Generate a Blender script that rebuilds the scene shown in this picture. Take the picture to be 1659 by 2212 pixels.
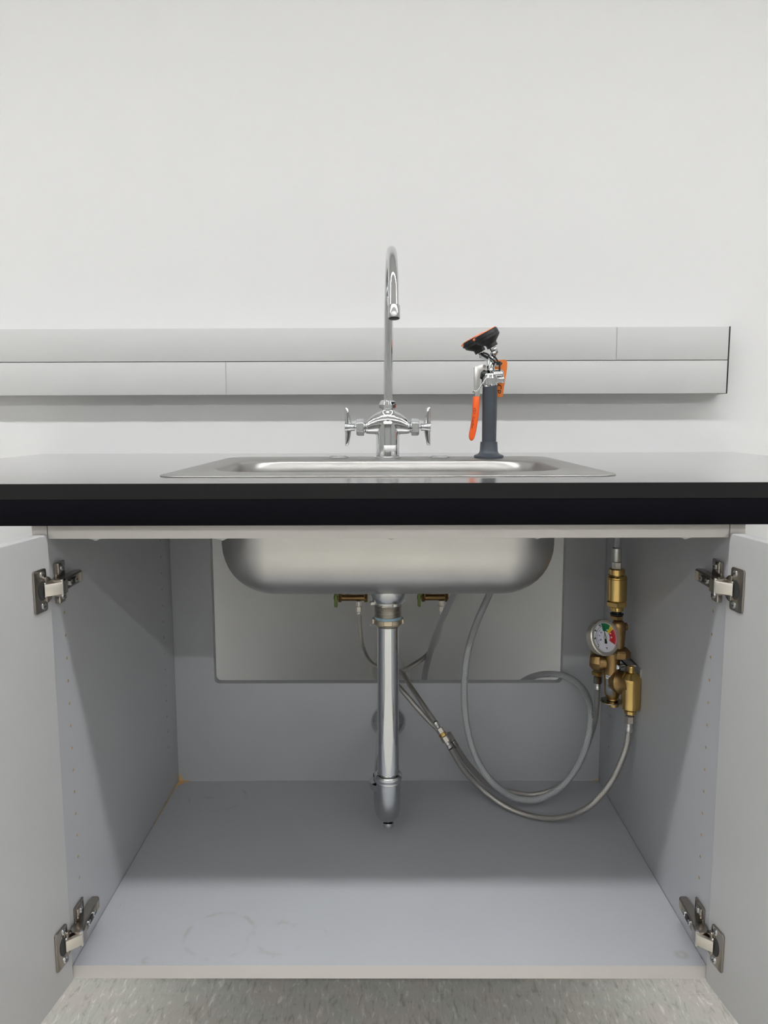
import bpy, bmesh, math, random
from mathutils import Vector, Matrix
random.seed(7)
for o in list(bpy.data.objects): bpy.data.objects.remove(o)
SC = bpy.context.scene
COL = SC.collection
PI = math.pi
ZO = 0.07          # everything below is written with the camera at z = 0.90; the floor sits at -0.07

# ------------------------------------------------------------------ camera
F, PITCH, YAW, ROLL, CZ = 1629.8, .1234, -.005, -.003, .90
def ray(x, y):
    dx, dy = x-829.5, y-1106
    c, s = math.cos(-ROLL), math.sin(-ROLL); dx, dy = c*dx-s*dy, s*dx+c*dy
    X = dx/F; u = -dy/F; d = 1.
    c, s = math.cos(PITCH), math.sin(PITCH); Y = d*c+u*s; Z = u*c-d*s
    c, s = math.cos(YAW), math.sin(YAW); X, Y = c*X+s*Y, -s*X+c*Y
    return Vector((X, Y, Z))
def P(x, y, Y):                     # photo point -> place point at distance Y
    d = ray(x, y); return Vector((d.x*Y/d.y, Y, CZ+d.z*Y/d.y))
def PXW(x, y, X):
    d = ray(x, y); t = X/d.x; return Vector((X, d.y*t, CZ+d.z*t))
def PZ(x, y, z):
    d = ray(x, y); t = (z-CZ)/d.z; return Vector((d.x*t, d.y*t, z))
cam_d = bpy.data.cameras.new('camera'); cam = bpy.data.objects.new('camera', cam_d); COL.objects.link(cam)
fw = ray(829.5, 1106).normalized()
rt = (ray(830.5, 1106)-ray(828.5, 1106)).normalized()
up = (ray(829.5, 1105)-ray(829.5, 1107)).normalized()
M = Matrix(((rt.x, up.x, -fw.x), (rt.y, up.y, -fw.y), (rt.z, up.z, -fw.z))).to_4x4()
M.translation = Vector((0, 0, CZ+ZO)); cam.matrix_world = M
cam_d.sensor_fit = 'VERTICAL'; cam_d.sensor_height = 24; cam_d.lens = F/2212*24; cam_d.clip_start = .02
SC.camera = cam

# ------------------------------------------------------------------ world, exposure
w = bpy.data.worlds.new('world'); SC.world = w; w.use_nodes = True
w.node_tree.nodes['Background'].inputs[0].default_value = (.9, .95, 1, 1)
w.node_tree.nodes['Background'].inputs[1].default_value = .05
SC.view_settings.view_transform = 'Standard'; SC.view_settings.look = 'None'
SC.view_settings.gamma = 1; SC.view_settings.use_curve_mapping = False
SC.view_settings.exposure = 0.0
LAMP_POWER = 34.0
LAMP_ROWS = [(.33, 1.0), (-2.11, 1.25), (-4.55, 1.4)]     # distance of each row, strength

# ------------------------------------------------------------------ materials
def mat(name, col, rough=.5, metal=0., spec=.5, noise=0., nscale=8., bump=0., bscale=200., coat=0., aniso=0., rvar=0.):
    m = bpy.data.materials.new(name); m.use_nodes = True
    nt = m.node_tree; b = nt.nodes['Principled BSDF']
    b.inputs['Base Color'].default_value = (*col, 1)
    b.inputs['Roughness'].default_value = rough; b.inputs['Metallic'].default_value = metal
    b.inputs['Specular IOR Level'].default_value = spec
    b.inputs['Coat Weight'].default_value = coat; b.inputs['Coat Roughness'].default_value = .15; b.inputs['Coat IOR'].default_value = 1.9
    b.inputs['Anisotropic'].default_value = aniso
    tc = nt.nodes.new('ShaderNodeTexCoord')
    n = nt.nodes.new('ShaderNodeTexNoise'); n.inputs['Scale'].default_value = nscale; n.inputs['Detail'].default_value = 4
    nt.links.new(tc.outputs['Object'], n.inputs['Vector'])
    if noise > 0:
        mx = nt.nodes.new('ShaderNodeMix'); mx.data_type = 'RGBA'
        mx.inputs['A'].default_value = (*[c*(1-noise) for c in col], 1)
        mx.inputs['B'].default_value = (*[min(1, c*(1+noise)) for c in col], 1)
        nt.links.new(n.outputs['Fac'], mx.inputs['Factor']); nt.links.new(mx.outputs['Result'], b.inputs['Base Color'])
    if rvar > 0:
        mr = nt.nodes.new('ShaderNodeMapRange'); mr.inputs['To Min'].default_value = max(0, rough-rvar); mr.inputs['To Max'].default_value = rough+rvar
        nt.links.new(n.outputs['Fac'], mr.inputs['Value']); nt.links.new(mr.outputs['Result'], b.inputs['Roughness'])
    if bump > 0:
        n2 = nt.nodes.new('ShaderNodeTexNoise'); n2.inputs['Scale'].default_value = bscale; n2.inputs['Detail'].default_value = 3
        nt.links.new(tc.outputs['Object'], n2.inputs['Vector'])
        bp = nt.nodes.new('ShaderNodeBump'); bp.inputs['Strength'].default_value = bump; bp.inputs['Distance'].default_value = .001
        nt.links.new(n2.outputs['Fac'], bp.inputs['Height']); nt.links.new(bp.outputs['Normal'], b.inputs['Normal'])
    return m
def emis(name, col, s):
    m = mat(name, col); b = m.node_tree.nodes['Principled BSDF']
    b.inputs['Emission Color'].default_value = (*col, 1); b.inputs['Emission Strength'].default_value = s
    return m
def braid(name, dark, light, n, pitch, metal, rough, strength=.6):
    m = bpy.data.materials.new(name); m.use_nodes = True; nt = m.node_tree; N = nt.nodes; L = nt.links
    b = N['Principled BSDF']; b.inputs['Metallic'].default_value = metal; b.inputs['Roughness'].default_value = rough
    uv = N.new('ShaderNodeUVMap'); sp = N.new('ShaderNodeSeparateXYZ'); L.new(uv.outputs[0], sp.inputs[0])
    def mth(op, a, c=None):
        k = N.new('ShaderNodeMath'); k.operation = op
        for i, v in enumerate((a, c)):
            if v is None: continue
            if isinstance(v, (int, float)): k.inputs[i].default_value = v
            else: L.new(v, k.inputs[i])
        return k.outputs[0]
    u = mth('MULTIPLY', sp.outputs['X'], 2*PI/pitch); v = mth('MULTIPLY', sp.outputs['Y'], 2*PI*n)
    a = mth('SINE', mth('ADD', u, v)); c = mth('SINE', mth('SUBTRACT', u, v))
    h = mth('MAXIMUM', a, c)
    f = N.new('ShaderNodeMapRange'); f.inputs['From Min'].default_value = -.2; f.inputs['From Max'].default_value = .95
    L.new(h, f.inputs['Value'])
    mx = N.new('ShaderNodeMix'); mx.data_type = 'RGBA'; mx.inputs['A'].default_value = (*dark, 1); mx.inputs['B'].default_value = (*light, 1)
    L.new(f.outputs['Result'], mx.inputs['Factor']); L.new(mx.outputs['Result'], b.inputs['Base Color'])
    bp = N.new('ShaderNodeBump'); bp.inputs['Strength'].default_value = strength; bp.inputs['Distance'].default_value = .0006
    L.new(h, bp.inputs['Height']); L.new(bp.outputs['Normal'], b.inputs['Normal'])
    return m

MT = dict(
 wall=mat('painted_wall', (.755, .755, .757), .7, spec=.25, noise=.012, nscale=1.5, bump=.06, bscale=350),
 farwall=mat('painted_far_wall', (.40, .40, .39), .7, spec=.2, noise=.02),
 ceil=mat('ceiling_tile', (.76, .76, .75), .9, spec=.1, noise=.03, nscale=60, bump=.2, bscale=300),
 lam=mat('grey_laminate', (.435, .443, .463), .42, noise=.03, nscale=6, bump=.05, bscale=900, rvar=.05),
 door=mat('grey_door_laminate', (.52, .52, .525), .40, noise=.02, nscale=5, bump=.05, bscale=900),
 edge=mat('edge_banding', (.53, .505, .48), .45, noise=.04, nscale=20),
 raw=mat('raw_particle_board', (.62, .42, .2), .9, noise=.25, nscale=300),
 hole=mat('drilled_hole', (.36, .26, .15), .9, noise=.25, nscale=600),
 black=mat('black_laminate', (.085, .085, .085), .2, spec=.6, coat=1, noise=.1, nscale=10, rvar=.02),
 blacke=mat('black_edge_band', (.007, .007, .0075), .45, spec=.25, noise=.1, nscale=10),
 black2=mat('black_apron', (.003, .003, .005), .6, spec=.06, noise=.15, nscale=5),
 steel=mat('brushed_steel', (.62, .61, .59), .30, 1, noise=.05, nscale=14, rvar=.06, bump=.04, bscale=600, aniso=.4),
 steeli=mat('steel_inside_shaded', (.46, .45, .435), .32, 1, noise=.12, nscale=12, rvar=.05),  # sink steel darkened inside the bowl; muted lamp reflection put into the colour
 steelu=mat('steel_outside_lit', (.60, .59, .57), .33, 1, noise=.09, nscale=16, rvar=.05),  # lighter copy of the sink steel; brightness of the underside put into the colour
 chrome=mat('chrome', (.66, .675, .69), .05, 1, noise=.02),
 chromed=mat('hazy_chrome', (.55, .56, .57), .22, 1, noise=.05, rvar=.06, nscale=40),
 zinc=mat('zinc_plate', (.66, .66, .63), .35, 1, noise=.08, nscale=80),
 nickel=mat('nickel_plate', (.40, .365, .325), .22, 1, noise=.05, nscale=60),
 nickell=mat('satin_nickel', (.70, .66, .60), .38, 1, noise=.04, nscale=200),
 brass=mat('polished_brass', (.66, .46, .17), .25, 1, noise=.08, nscale=50, rvar=.05),
 bronze=mat('cast_bronze', (.34, .22, .095), .38, 1, noise=.22, nscale=90, bump=.35, bscale=500),
 thread=mat('threaded_steel', (.50, .47, .42), .3, 1, noise=.08),
 dope=mat('blue_thread_sealant', (.22, .31, .37), .7, noise=.3, nscale=200),
 grey=mat('dark_grey_plastic', (.047, .057, .072), .42, noise=.08, nscale=30),
 rubber=mat('black_rubber', (.012, .014, .015), .42, noise=.1),
 orange=mat('orange_vinyl', (.86, .115, .01), .35, noise=.05, nscale=40),
 tag=mat('orange_tag_plastic', (.80, .20, .022), .45, noise=.08, nscale=30),
 peach=mat('orange_cover', (.85, .23, .09), .4, noise=.05),
 ink=mat('black_ink', (.012, .01, .01), .6, noise=.1),
 inkr=mat('dark_red_ink', (.25, .03, .01), .6, noise=.1),
 white=mat('white_label', (.82, .82, .82), .5, noise=.02),
 caulk=mat('pale_glue', (.66, .70, .66), .25, noise=.1, nscale=300),
 race=mat('anodised_raceway', (.58, .585, .58), .45, 0, noise=.02, nscale=3, bump=.03, bscale=900),
 dark=mat('shadow_gap', (.03, .03, .03), .8, noise=.1),
 pvc=mat('white_plastic', (.7, .7, .68), .5, noise=.02),
 green=mat('gauge_green', (.01, .18, .07), .4, noise=.02), yellow=mat('gauge_yellow', (.72, .58, .04), .4, noise=.02),
 red=mat('gauge_red', (.55, .025, .035), .4, noise=.02), dial=mat('gauge_dial', (.74, .74, .80), .35, noise=.01),
 blue=mat('gauge_blue', (.08, .12, .35), .5, noise=.02),
 handle=mat('green_lever', (.20, .27, .07), .4, .4, noise=.1, nscale=90),
 tanmetal=mat('tan_plated_metal', (.58, .50, .37), .3, 1, noise=.08, nscale=90),
 screw=mat('bright_screw', (.8, .82, .84), .2, 1, noise=.1, nscale=400),
 foil=mat('grey_label', (.30, .31, .32), .4, .3, noise=.04),
 dust=mat('tan_dust', (.30, .24, .17), .9, noise=.4, nscale=120),
 speck=mat('pale_sawdust', (.62, .55, .44), .9, noise=.2),
 braid1=braid('stainless_braid', (.15, .145, .135), (.68, .655, .62), 16, .0026, .9, .34, .35),
 braid2=braid('grey_braided_hose', (.13, .14, .145), (.60, .62, .64), 16, .0040, .3, .36, .5),
)
LAMPS = [emis('lamp_diffuser', (.985, .99, 1), LAMP_POWER*st) for _, st in LAMP_ROWS]
#('lamp_diffuser', (.985, .99, 1), LAMP_POWER)

# smudges on the cabinet floor: arcs and streaks with a shape of their own
def smudge_laminate():
    m = mat('smudged_laminate', (.45, .462, .492), .40, noise=.03, nscale=6, bump=.05, bscale=900, rvar=.05)
    nt = m.node_tree; N = nt.nodes; L = nt.links; b = N['Principled BSDF']
    src = b.inputs['Base Color'].links[0].from_socket
    geo = N.new('ShaderNodeNewGeometry')
    nz = N.new('ShaderNodeTexNoise'); nz.inputs['Scale'].default_value = 28; nz.inputs['Detail'].default_value = 5
    L.new(geo.outputs['Position'], nz.inputs['Vector'])
    def mth(op, a, c=None):
        k = N.new('ShaderNodeMath'); k.operation = op
        for i, v in enumerate((a, c)):
            if v is None: continue
            if isinstance(v, (int, float)): k.inputs[i].default_value = v
            else: L.new(v, k.inputs[i])
        return k.outputs[0]
    sp = N.new('ShaderNodeSeparateXYZ'); L.new(geo.outputs['Position'], sp.inputs[0])
    tot = None
    # (centre px, radius, band, keep side)
    arcs = [((475, 2020), .050, .005, .50), ((590, 2022), .036, .006, .52), ((606, 2026), .034, .005, .50), ((640, 2030), .045, .003, .58), ((470, 1722), .055, .004, .52), ((548, 1726), .012, .012, .46), ((455, 1715), .014, .010, .52), ((320, 2075), .006, .006, .45), ((1472, 2062), .006, .006, .45)]
    for (px, py), r, bw, th in arcs:
        c = PZ(px, py, .15)
        dx = mth('SUBTRACT', sp.outputs['X'], c.x); dy = mth('SUBTRACT', sp.outputs['Y'], c.y)
        d = mth('SQRT', mth('ADD', mth('MULTIPLY', dx, dx), mth('MULTIPLY', dy, dy)))
        ring = mth('SUBTRACT', 1.0, mth('DIVIDE', mth('ABSOLUTE', mth('SUBTRACT', d, r)), bw))
        ring = mth('MAXIMUM', ring, 0.0)
        nn = mth('MINIMUM', mth('MAXIMUM', mth('MULTIPLY', mth('SUBTRACT', nz.outputs['Fac'], th), 7.0), 0.0), 1.0)
        k = mth('MULTIPLY', ring, mth('MULTIPLY', nn, .42))
        tot = k if tot is None else mth('MAXIMUM', tot, k)
    mx = N.new('ShaderNodeMix'); mx.data_type = 'RGBA'; mx.inputs['B'].default_value = (.30, .26, .19, 1)
    L.new(tot, mx.inputs['Factor']); L.new(src, mx.inputs['A']); L.new(mx.outputs['Result'], b.inputs['Base Color'])
    return m
MT['lamfloor'] = smudge_laminate()

def vct():
    m = bpy.data.materials.new('vinyl_floor_tile'); m.use_nodes = True; nt = m.node_tree; N = nt.nodes; L = nt.links
    b = N['Principled BSDF']; b.inputs['Roughness'].default_value = .38
    geo = N.new('ShaderNodeNewGeometry'); mp = N.new('ShaderNodeMapping'); L.new(geo.outputs['Position'], mp.inputs['Vector'])
    mp.inputs['Rotation'].default_value = (0, 0, .30); mp.inputs['Scale'].default_value = (135, 42, 1)
    n1 = N.new('ShaderNodeTexNoise'); n1.inputs['Scale'].default_value = 1; n1.inputs['Detail'].default_value = 3; n1.inputs['Distortion'].default_value = .8
    L.new(mp.outputs[0], n1.inputs['Vector'])
    r = N.new('ShaderNodeValToRGB'); L.new(n1.outputs['Fac'], r.inputs[0])
    e = r.color_ramp.elements; e[0].position = .30; e[0].color = (.36, .35, .325, 1); e[1].position = .72; e[1].color = (.74, .71, .67, 1)
    for p_, c in ((.42, (.49, .485, .445, 1)), (.50, (.53, .505, .475, 1)), (.58, (.52, .515, .48, 1))):
        k = e.new(p_); k.color = c
    n2 = N.new('ShaderNodeTexNoise'); n2.inputs['Scale'].default_value = 14; L.new(geo.outputs['Position'], n2.inputs['Vector'])
    mx = N.new('ShaderNodeMix'); mx.data_type = 'RGBA'; mx.blend_type = 'MULTIPLY'; mx.inputs['Factor'].default_value = 1
    r2 = N.new('ShaderNodeValToRGB'); L.new(n2.outputs['Fac'], r2.inputs[0])
    r2.color_ramp.elements[0].position = .4; r2.color_ramp.elements[0].color = (.95, .98, .95, 1)
    r2.color_ramp.elements[1].position = .6; r2.color_ramp.elements[1].color = (1.0, .965, .95, 1)
    L.new(r.outputs[0], mx.inputs['A']); L.new(r2.outputs[0], mx.inputs['B'])
    br = N.new('ShaderNodeTexBrick'); br.offset = 0; br.squash = 1
    mp2 = N.new('ShaderNodeMapping'); L.new(geo.outputs['Position'], mp2.inputs['Vector'])
    g = PZ(617, 2145, -.07)
    mp2.inputs['Location'].default_value = (-g.x+.3048*10, -g.y+.3048*30, 0)
    L.new(mp2.outputs[0], br.inputs['Vector'])
    br.inputs['Scale'].default_value = 1; br.inputs['Brick Width'].default_value = .3048; br.inputs['Row Height'].default_value = .3048
    br.inputs['Mortar Size'].default_value = .0010; br.inputs['Mortar Smooth'].default_value = .3
    mx2 = N.new('ShaderNodeMix'); mx2.data_type = 'RGBA'; mx2.inputs['B'].default_value = (.55, .51, .46, 1)
    L.new(br.outputs['Fac'], mx2.inputs['Factor']); L.new(mx.outputs['Result'], mx2.inputs['A'])
    L.new(mx2.outputs['Result'], b.inputs['Base Color'])
    return m
MT['vct'] = vct()

# ------------------------------------------------------------------ helpers
ORG = {}
def wloc(o): return ORG.get(o.name, Vector((0, 0, 0)))
def obj(name, bm, m, parent=None, smooth=35, origin=None):
    me = bpy.data.meshes.new(name)
    bmesh.ops.recalc_face_normals(bm, faces=bm.faces)
    vs = [v.co for v in bm.verts]
    lo = Vector([min(v[i] for v in vs) for i in range(3)]); hi = Vector([max(v[i] for v in vs) for i in range(3)])
    c = origin if origin is not None else Vector(((lo.x+hi.x)/2, (lo.y+hi.y)/2, lo.z))
    bmesh.ops.translate(bm, verts=bm.verts, vec=-c)
    bm.to_mesh(me); bm.free()
    for k in (m if isinstance(m, (list, tuple)) else [m]): me.materials.append(k)
    if smooth:
        me.polygons.foreach_set('use_smooth', [True]*len(me.polygons)); me.set_sharp_from_angle(angle=math.radians(smooth))
    o = bpy.data.objects.new(name, me); COL.objects.link(o)
    world = c + Vector((0, 0, ZO))
    ORG[o.name] = world
    if parent is not None:
        o.parent = parent; o.location = world - wloc(parent)
    else: o.location = world
    return o
def tag(o, label, cat=None, group=None):
    if label: o['label'] = label
    if cat: o['category'] = cat
    if group: o['group'] = group
    return o
def thing(name, label, cat, loc, group=None):
    o = bpy.data.objects.new(name, None); COL.objects.link(o); o.empty_display_size = .02
    o.location = Vector(loc)+Vector((0, 0, ZO)); ORG[o.name] = o.location.copy()
    return tag(o, label, cat, group)
def structure(o): o['kind'] = 'structure'; return o
def BM(): return bmesh.new()
def box(bm, lo, hi, bev=0, seg=2, rot=None, mi=0):
    lo = Vector(lo); hi = Vector(hi); b2 = bmesh.new()
    bmesh.ops.create_cube(b2, size=1)
    s = hi-lo; c = (hi+lo)/2
    for v in b2.verts: v.co = Vector((v.co.x*s.x, v.co.y*s.y, v.co.z*s.z))
    if bev > 0: bmesh.ops.bevel(b2, geom=list(b2.edges), offset=bev, segments=seg, profile=.5, affect='EDGES')
    for v in b2.verts:
        if rot is not None: v.co = rot @ v.co
        v.co += c
    merge(bm, b2, mi)
def merge(bm, b2, mi=0, M=None):
    mp = {}
    for v in b2.verts: mp[v] = bm.verts.new(M @ v.co if M is not None else v.co)
    for f in b2.faces:
        try:
            nf = bm.faces.new([mp[v] for v in f.verts]); nf.material_index = mi
        except ValueError: pass
    b2.free()
def frame(axis):
    a = Vector(axis).normalized()
    u = a.orthogonal() if abs(a.z) < .999 else Vector((1, 0, 0))
    if abs(a.z) < .999: u = Vector((0, 0, 1)).cross(a).normalized()
    v = a.cross(u).normalized()
    return a, u, v
def lathe(bm, prof, org, axis, seg=32, mi=0, cap=True, n_rot=0.):
    a, u, v = frame(axis); org = Vector(org); rings = []
    for t, r in prof:
        rings.append([bm.verts.new(org+a*t+(u*math.cos(2*PI*k/seg+n_rot)+v*math.sin(2*PI*k/seg+n_rot))*r) for k in range(seg)])
    for A, B in zip(rings, rings[1:]):
        for k in range(seg):
            f = bm.faces.new((A[k], A[(k+1) % seg], B[(k+1) % seg], B[k])); f.material_index = mi
    if cap:
        for R in (rings[0], rings[-1]):
            if prof[0 if R is rings[0] else -1][1] > 1e-6:
                f = bm.faces.new(R); f.material_index = mi
def hexn(bm, t0, t1, r, org, axis, n=6, mi=0, rot=0., ch=.12):
    h = t1-t0; c = r*ch
    lathe(bm, [(t0, r-c), (t0+min(c, h/3), r), (t1-min(c, h/3), r), (t1, r-c)], org, axis, n, mi, True, rot)
def smoothpath(pts, n=10):
    pts = [Vector(p) for p in pts]; out = []
    Q = [pts[0]*2-pts[1]]+pts+[pts[-1]*2-pts[-2]]
    for i in range(1, len(Q)-2):
        p0, p1, p2, p3 = Q[i-1:i+3]
        t01 = max((p1-p0).length, 1e-6)**.5; t12 = max((p2-p1).length, 1e-6)**.5; t23 = max((p3-p2).length, 1e-6)**.5
        m1 = (p2-p1)+t12*((p1-p0)/t01-(p2-p0)/(t01+t12)); m2 = (p2-p1)+t12*((p3-p2)/t23-(p3-p1)/(t12+t23))
        for k in range(n):
            t = k/n; a = 2*t**3-3*t*t+1; b = t**3-2*t*t+t; c = -2*t**3+3*t*t; d = t**3-t*t
            out.append(p1*a+m1*b+p2*c+m2*d)
    out.append(pts[-1]); return out
def tube(bm, path, r, seg=16, mi=0, cap=True, rx=None):
    uvl = bm.loops.layers.uv.verify()
    T = []
    for i in range(len(path)):
        a = path[max(0, i-1)]; b = path[min(len(path)-1, i+1)]; T.append((b-a).normalized())
    N0 = T[0].orthogonal().normalized(); rings = []; L = 0; Ls = []
    for i, p in enumerate(path):
        if i: L += (path[i]-path[i-1]).length
        Ls.append(L)
        N0 = (N0-T[i]*N0.dot(T[i])).normalized(); Bv = T[i].cross(N0)
        rr = r(i/(len(path)-1)) if callable(r) else r
        rings.append([bm.verts.new(p+(N0*math.cos(2*PI*k/seg)+Bv*math.sin(2*PI*k/seg))*rr) for k in range(seg)])
    for i in range(len(path)-1):
        for k in range(seg):
            f = bm.faces.new((rings[i][k], rings[i][(k+1) % seg], rings[i+1][(k+1) % seg], rings[i+1][k])); f.material_index = mi
            uv = ((Ls[i], k/seg), (Ls[i], (k+1)/seg), (Ls[i+1], (k+1)/seg), (Ls[i+1], k/seg))
            for lp, q in zip(f.loops, uv): lp[uvl].uv = q
    if cap:
        bm.faces.new(rings[0]); bm.faces.new(rings[-1])
def prism(bm, pts, vec, mi=0, bev=0):
    b2 = bmesh.new(); vec = Vector(vec)
    A = [b2.verts.new(Vector(p)) for p in pts]; B = [b2.verts.new(Vector(p)+vec) for p in pts]
    b2.faces.new(A); b2.faces.new(B[::-1])
    n = len(pts)
    for k in range(n): b2.faces.new((A[k], B[k], B[(k+1) % n], A[(k+1) % n]))
    bmesh.ops.recalc_face_normals(b2, faces=b2.faces)
    if bev: bmesh.ops.bevel(b2, geom=list(b2.edges), offset=bev, segments=2, profile=.5, affect='EDGES')
    merge(bm, b2, mi)
def plate(bm, px, Y, th, mi=0, bev=0): prism(bm, [P(x, y, Y) for x, y in px], (0, th, 0), mi, bev)
def rrect(cx, cy, hx, hy, r, n=6):
    out = []
    for (sx, sy, a0) in ((1, 1, 0), (-1, 1, 90), (-1, -1, 180), (1, -1, 270)):
        for k in range(n+1):
            a = math.radians(a0+90*k/n)
            out.append((cx+sx*(hx-r)+r*math.cos(a), cy+sy*(hy-r)+r*math.sin(a)))
    return out
def text(name, s, size, origin, xdir, ydir, m, parent, ext=.0002, align='CENTER'):
    cu = bpy.data.curves.new(name, 'FONT'); cu.body = s; cu.size = size; cu.extrude = ext; cu.align_x = align; cu.align_y = 'CENTER'; cu.resolution_u = 3
    t = bpy.data.objects.new(name+'_tmp', cu); COL.objects.link(t)
    dg = bpy.context.evaluated_depsgraph_get(); me = bpy.data.meshes.new_from_object(t.evaluated_get(dg))
    bm = bmesh.new(); bm.from_mesh(me); bpy.data.objects.remove(t)
    x = Vector(xdir).normalized(); y = Vector(ydir).normalized(); z = x.cross(y)
    R = Matrix(((x.x, y.x, z.x), (x.y, y.y, z.y), (x.z, y.z, z.z)))
    for v in bm.verts: v.co = R @ v.co+Vector(origin)
    return obj(name, bm, m, parent, smooth=0)

# ------------------------------------------------------------------ setting
FL = -.07; CE = 2.67; WY = 1.775
XL, XR, YB = -4.8, 4.9, -6.2
def slab(name, lo, hi, m):
    bm = BM(); box(bm, lo, hi); return structure(obj(name, bm, m, smooth=0))
slab('floor', (XL-.1, YB-.1, FL-.05), (XR+.1, WY+.1, FL), MT['vct'])
slab('ceiling', (XL-.1, YB-.1, CE), (XR+.1, WY+.1, CE+.05), MT['ceil'])
slab('wall_back', (XL-.1, WY, FL), (XR+.1, WY+.1, CE), MT['wall'])
slab('wall_left', (XL-.1, YB, FL), (XL, WY, CE), MT['farwall'])
slab('wall_right', (XR, YB, FL), (XR+.1, WY, CE), MT['farwall'])
slab('wall_front', (XL-.1, YB-.1, FL), (XR+.1, YB, CE), MT['farwall'])

# ------------------------------------------------------------------ ceiling lamps (the room's light)
for j, (ly, st) in enumerate(LAMP_ROWS):
    for i, lx in enumerate((-3.0, 0.0, 3.0)):
        t = thing('ceiling_light', 'slim linear ceiling lamp, %s of its row, in the %s row from the sink wall' % (('left', 'middle', 'right')[i], ('nearest', 'second', 'third')[j]), 'ceiling light', (lx, ly, CE-.04), 'linear ceiling lamps')
        bm = BM(); box(bm, (lx-1.46, ly-.075, CE-.012), (lx+1.46, ly+.075, CE-.0002))
        for a_, b_ in ((-.075, -.070), (.070, .075)): box(bm, (lx-1.46, ly+a_, CE-.045), (lx+1.46, ly+b_, CE-.012))
        for a_, b_ in ((-1.46, -1.455), (1.455, 1.46)): box(bm, (lx+a_, ly-.070, CE-.045), (lx+b_, ly+.070, CE-.012))
        obj('lamp_housing', bm, MT['pvc'], t)
        bm = BM(); box(bm, (lx-1.44, ly-.058, CE-.017), (lx+1.44, ly+.058, CE-.0122))
        obj('diffuser', bm, LAMPS[j], t, smooth=0)

# ------------------------------------------------------------------ raceway on the wall
RY = WY-.05; RXL, RXR = -1.35, .765
def raceway(z0, z1, seam, which):
    t = thing('wall_raceway', 'grey metal surface raceway along the wall, the %s of the two stacked channels' % which, 'raceway', ((RXL+RXR)/2, RY+.025, z0), 'stacked wall raceways')
    bm = BM(); box(bm, (RXL, RY+.0015, z0+.001), (RXR-.0012, WY-.0003, z1-.0005)); obj('backing_channel', bm, MT['race'], t)
    for a, b in ((RXL, seam-.0008), (seam+.0008, RXR-.002)):
        bm = BM(); box(bm, (a, RY, z0+.0006), (b, RY+.0013, z1-.0006), .0004, 2); obj('cover', bm, MT['race'], t)
    bm = BM(); box(bm, (RXR-.0010, RY-.001, z0), (RXR+.0010, WY-.0003, z1), .0005); tag(obj('end_cap', bm, MT['dark'], t), 'dark edge of the end cap')
raceway(1.0280, 1.1018, P(1332, 740, RY).x, 'upper')
raceway(.9535, 1.0277, P(488, 815, RY).x, 'lower')

# ------------------------------------------------------------------ cabinet
YF, YBK = .957, 1.493; XI = .438; XO = .457; ZB = .131; ZS = .150; ZT = .7993
cab = thing('sink_cabinet', 'grey laminate sink base cabinet with both doors swung open under the black counter', 'cabinet', (0, 1.22, ZB))
for s in (-1, 1):
    bm = BM(); a, b = sorted((s*XI, s*XO))
    box(bm, (a, YF, ZB), (b, YBK+.019, ZT), 0)
    # warm edge banding on the front edge
    box(bm, (a, YF-.0006, ZB), (b, YF, ZT), mi=1)
    zs = [.6411-.0321*k for k in range(13)]
    pts = [(.9945, z) for z in zs if not (.66 < z < .71)]+[(1.431, z+.0-.0045) for z in [.6411+.0321*1]+zs]
    for (y, z) in pts:
        lathe(bm, [(0, .0022), (.0004, .0018)], (s*XI, y, z), (-s, 0, 0), 12, 2)
    obj('side_panel', bm, [MT['lam'], MT['edge'], MT['hole']], cab, smooth=0)
bm = BM(); box(bm, (-XI+.0009, YF, ZB), (XI-.0009, YBK, ZS)); box(bm, (-XI+.0003, YF-.0006, ZB), (XI-.0003, YF, ZS), mi=1)
obj('bottom_panel', bm, [MT['lamfloor'], MT['edge']], cab, smooth=0)
# back panel with a rounded cut-out open at the top
cl, cr, cz, rr = -.3565, .3565, .361, .010
pts = [(-XI+.0004, ZS+.0003), (XI-.0004, ZS+.0003), (XI-.0004, ZT), (cr, ZT)]
for k in range(7):
    a = -PI/2*k/6; pts.append((cr-rr+rr*math.cos(a), cz+rr+rr*math.sin(a)))
for k in range(7):
    a = -PI/2-PI/2*k/6; pts.append((cl+rr+rr*math.cos(a), cz+rr+rr*math.sin(a)))
pts.append((cl, ZT)); pts.append((-XI+.0004, ZT))
bm = BM(); prism(bm, [(x, YBK, z) for x, z in pts], (0, .019, 0)); obj('back_panel', bm, MT['lam'], cab, smooth=0)
bm = BM(); box(bm, (-XI+.0006, YF+.0006, .7472), (XI-.0006, YF+.019, ZT), .0006); obj('front_rail', bm, MT['edge'], cab)
bm = BM(); box(bm, (-XO+.002, 1.24, FL), (XO-.002, 1.259, ZB-.0003)); obj('toe_kick', bm, MT['lam'], cab, smooth=0)
for s in (-1, 1):
    bm = BM(); a, b = sorted((s*(XO-.002), s*(XO-.021))); box(bm, (a, 1.26, FL), (b, YBK+.019, ZB-.0003)); obj('base_support', bm, MT['lam'], cab, smooth=0)
for (px, sz) in ((207, 1.2), (480, 1.2), (845, 1.0), (1160, .9), (1480, 1.1)):
    c = P(px, 1163, YF+.010); c.z = .7470; bm = BM()
    prof = [(0, .0075*sz), (.0007, .0068*sz), (.0018*sz, .0035*sz), (.003*sz, .0012*sz), (.0034*sz, 0.0002)]
    lathe(bm, prof, c, (0, 0, -1), 16); tag(obj('glue_drip', bm, MT['caulk'], cab), 'pale glue drip under the rail')
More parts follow.
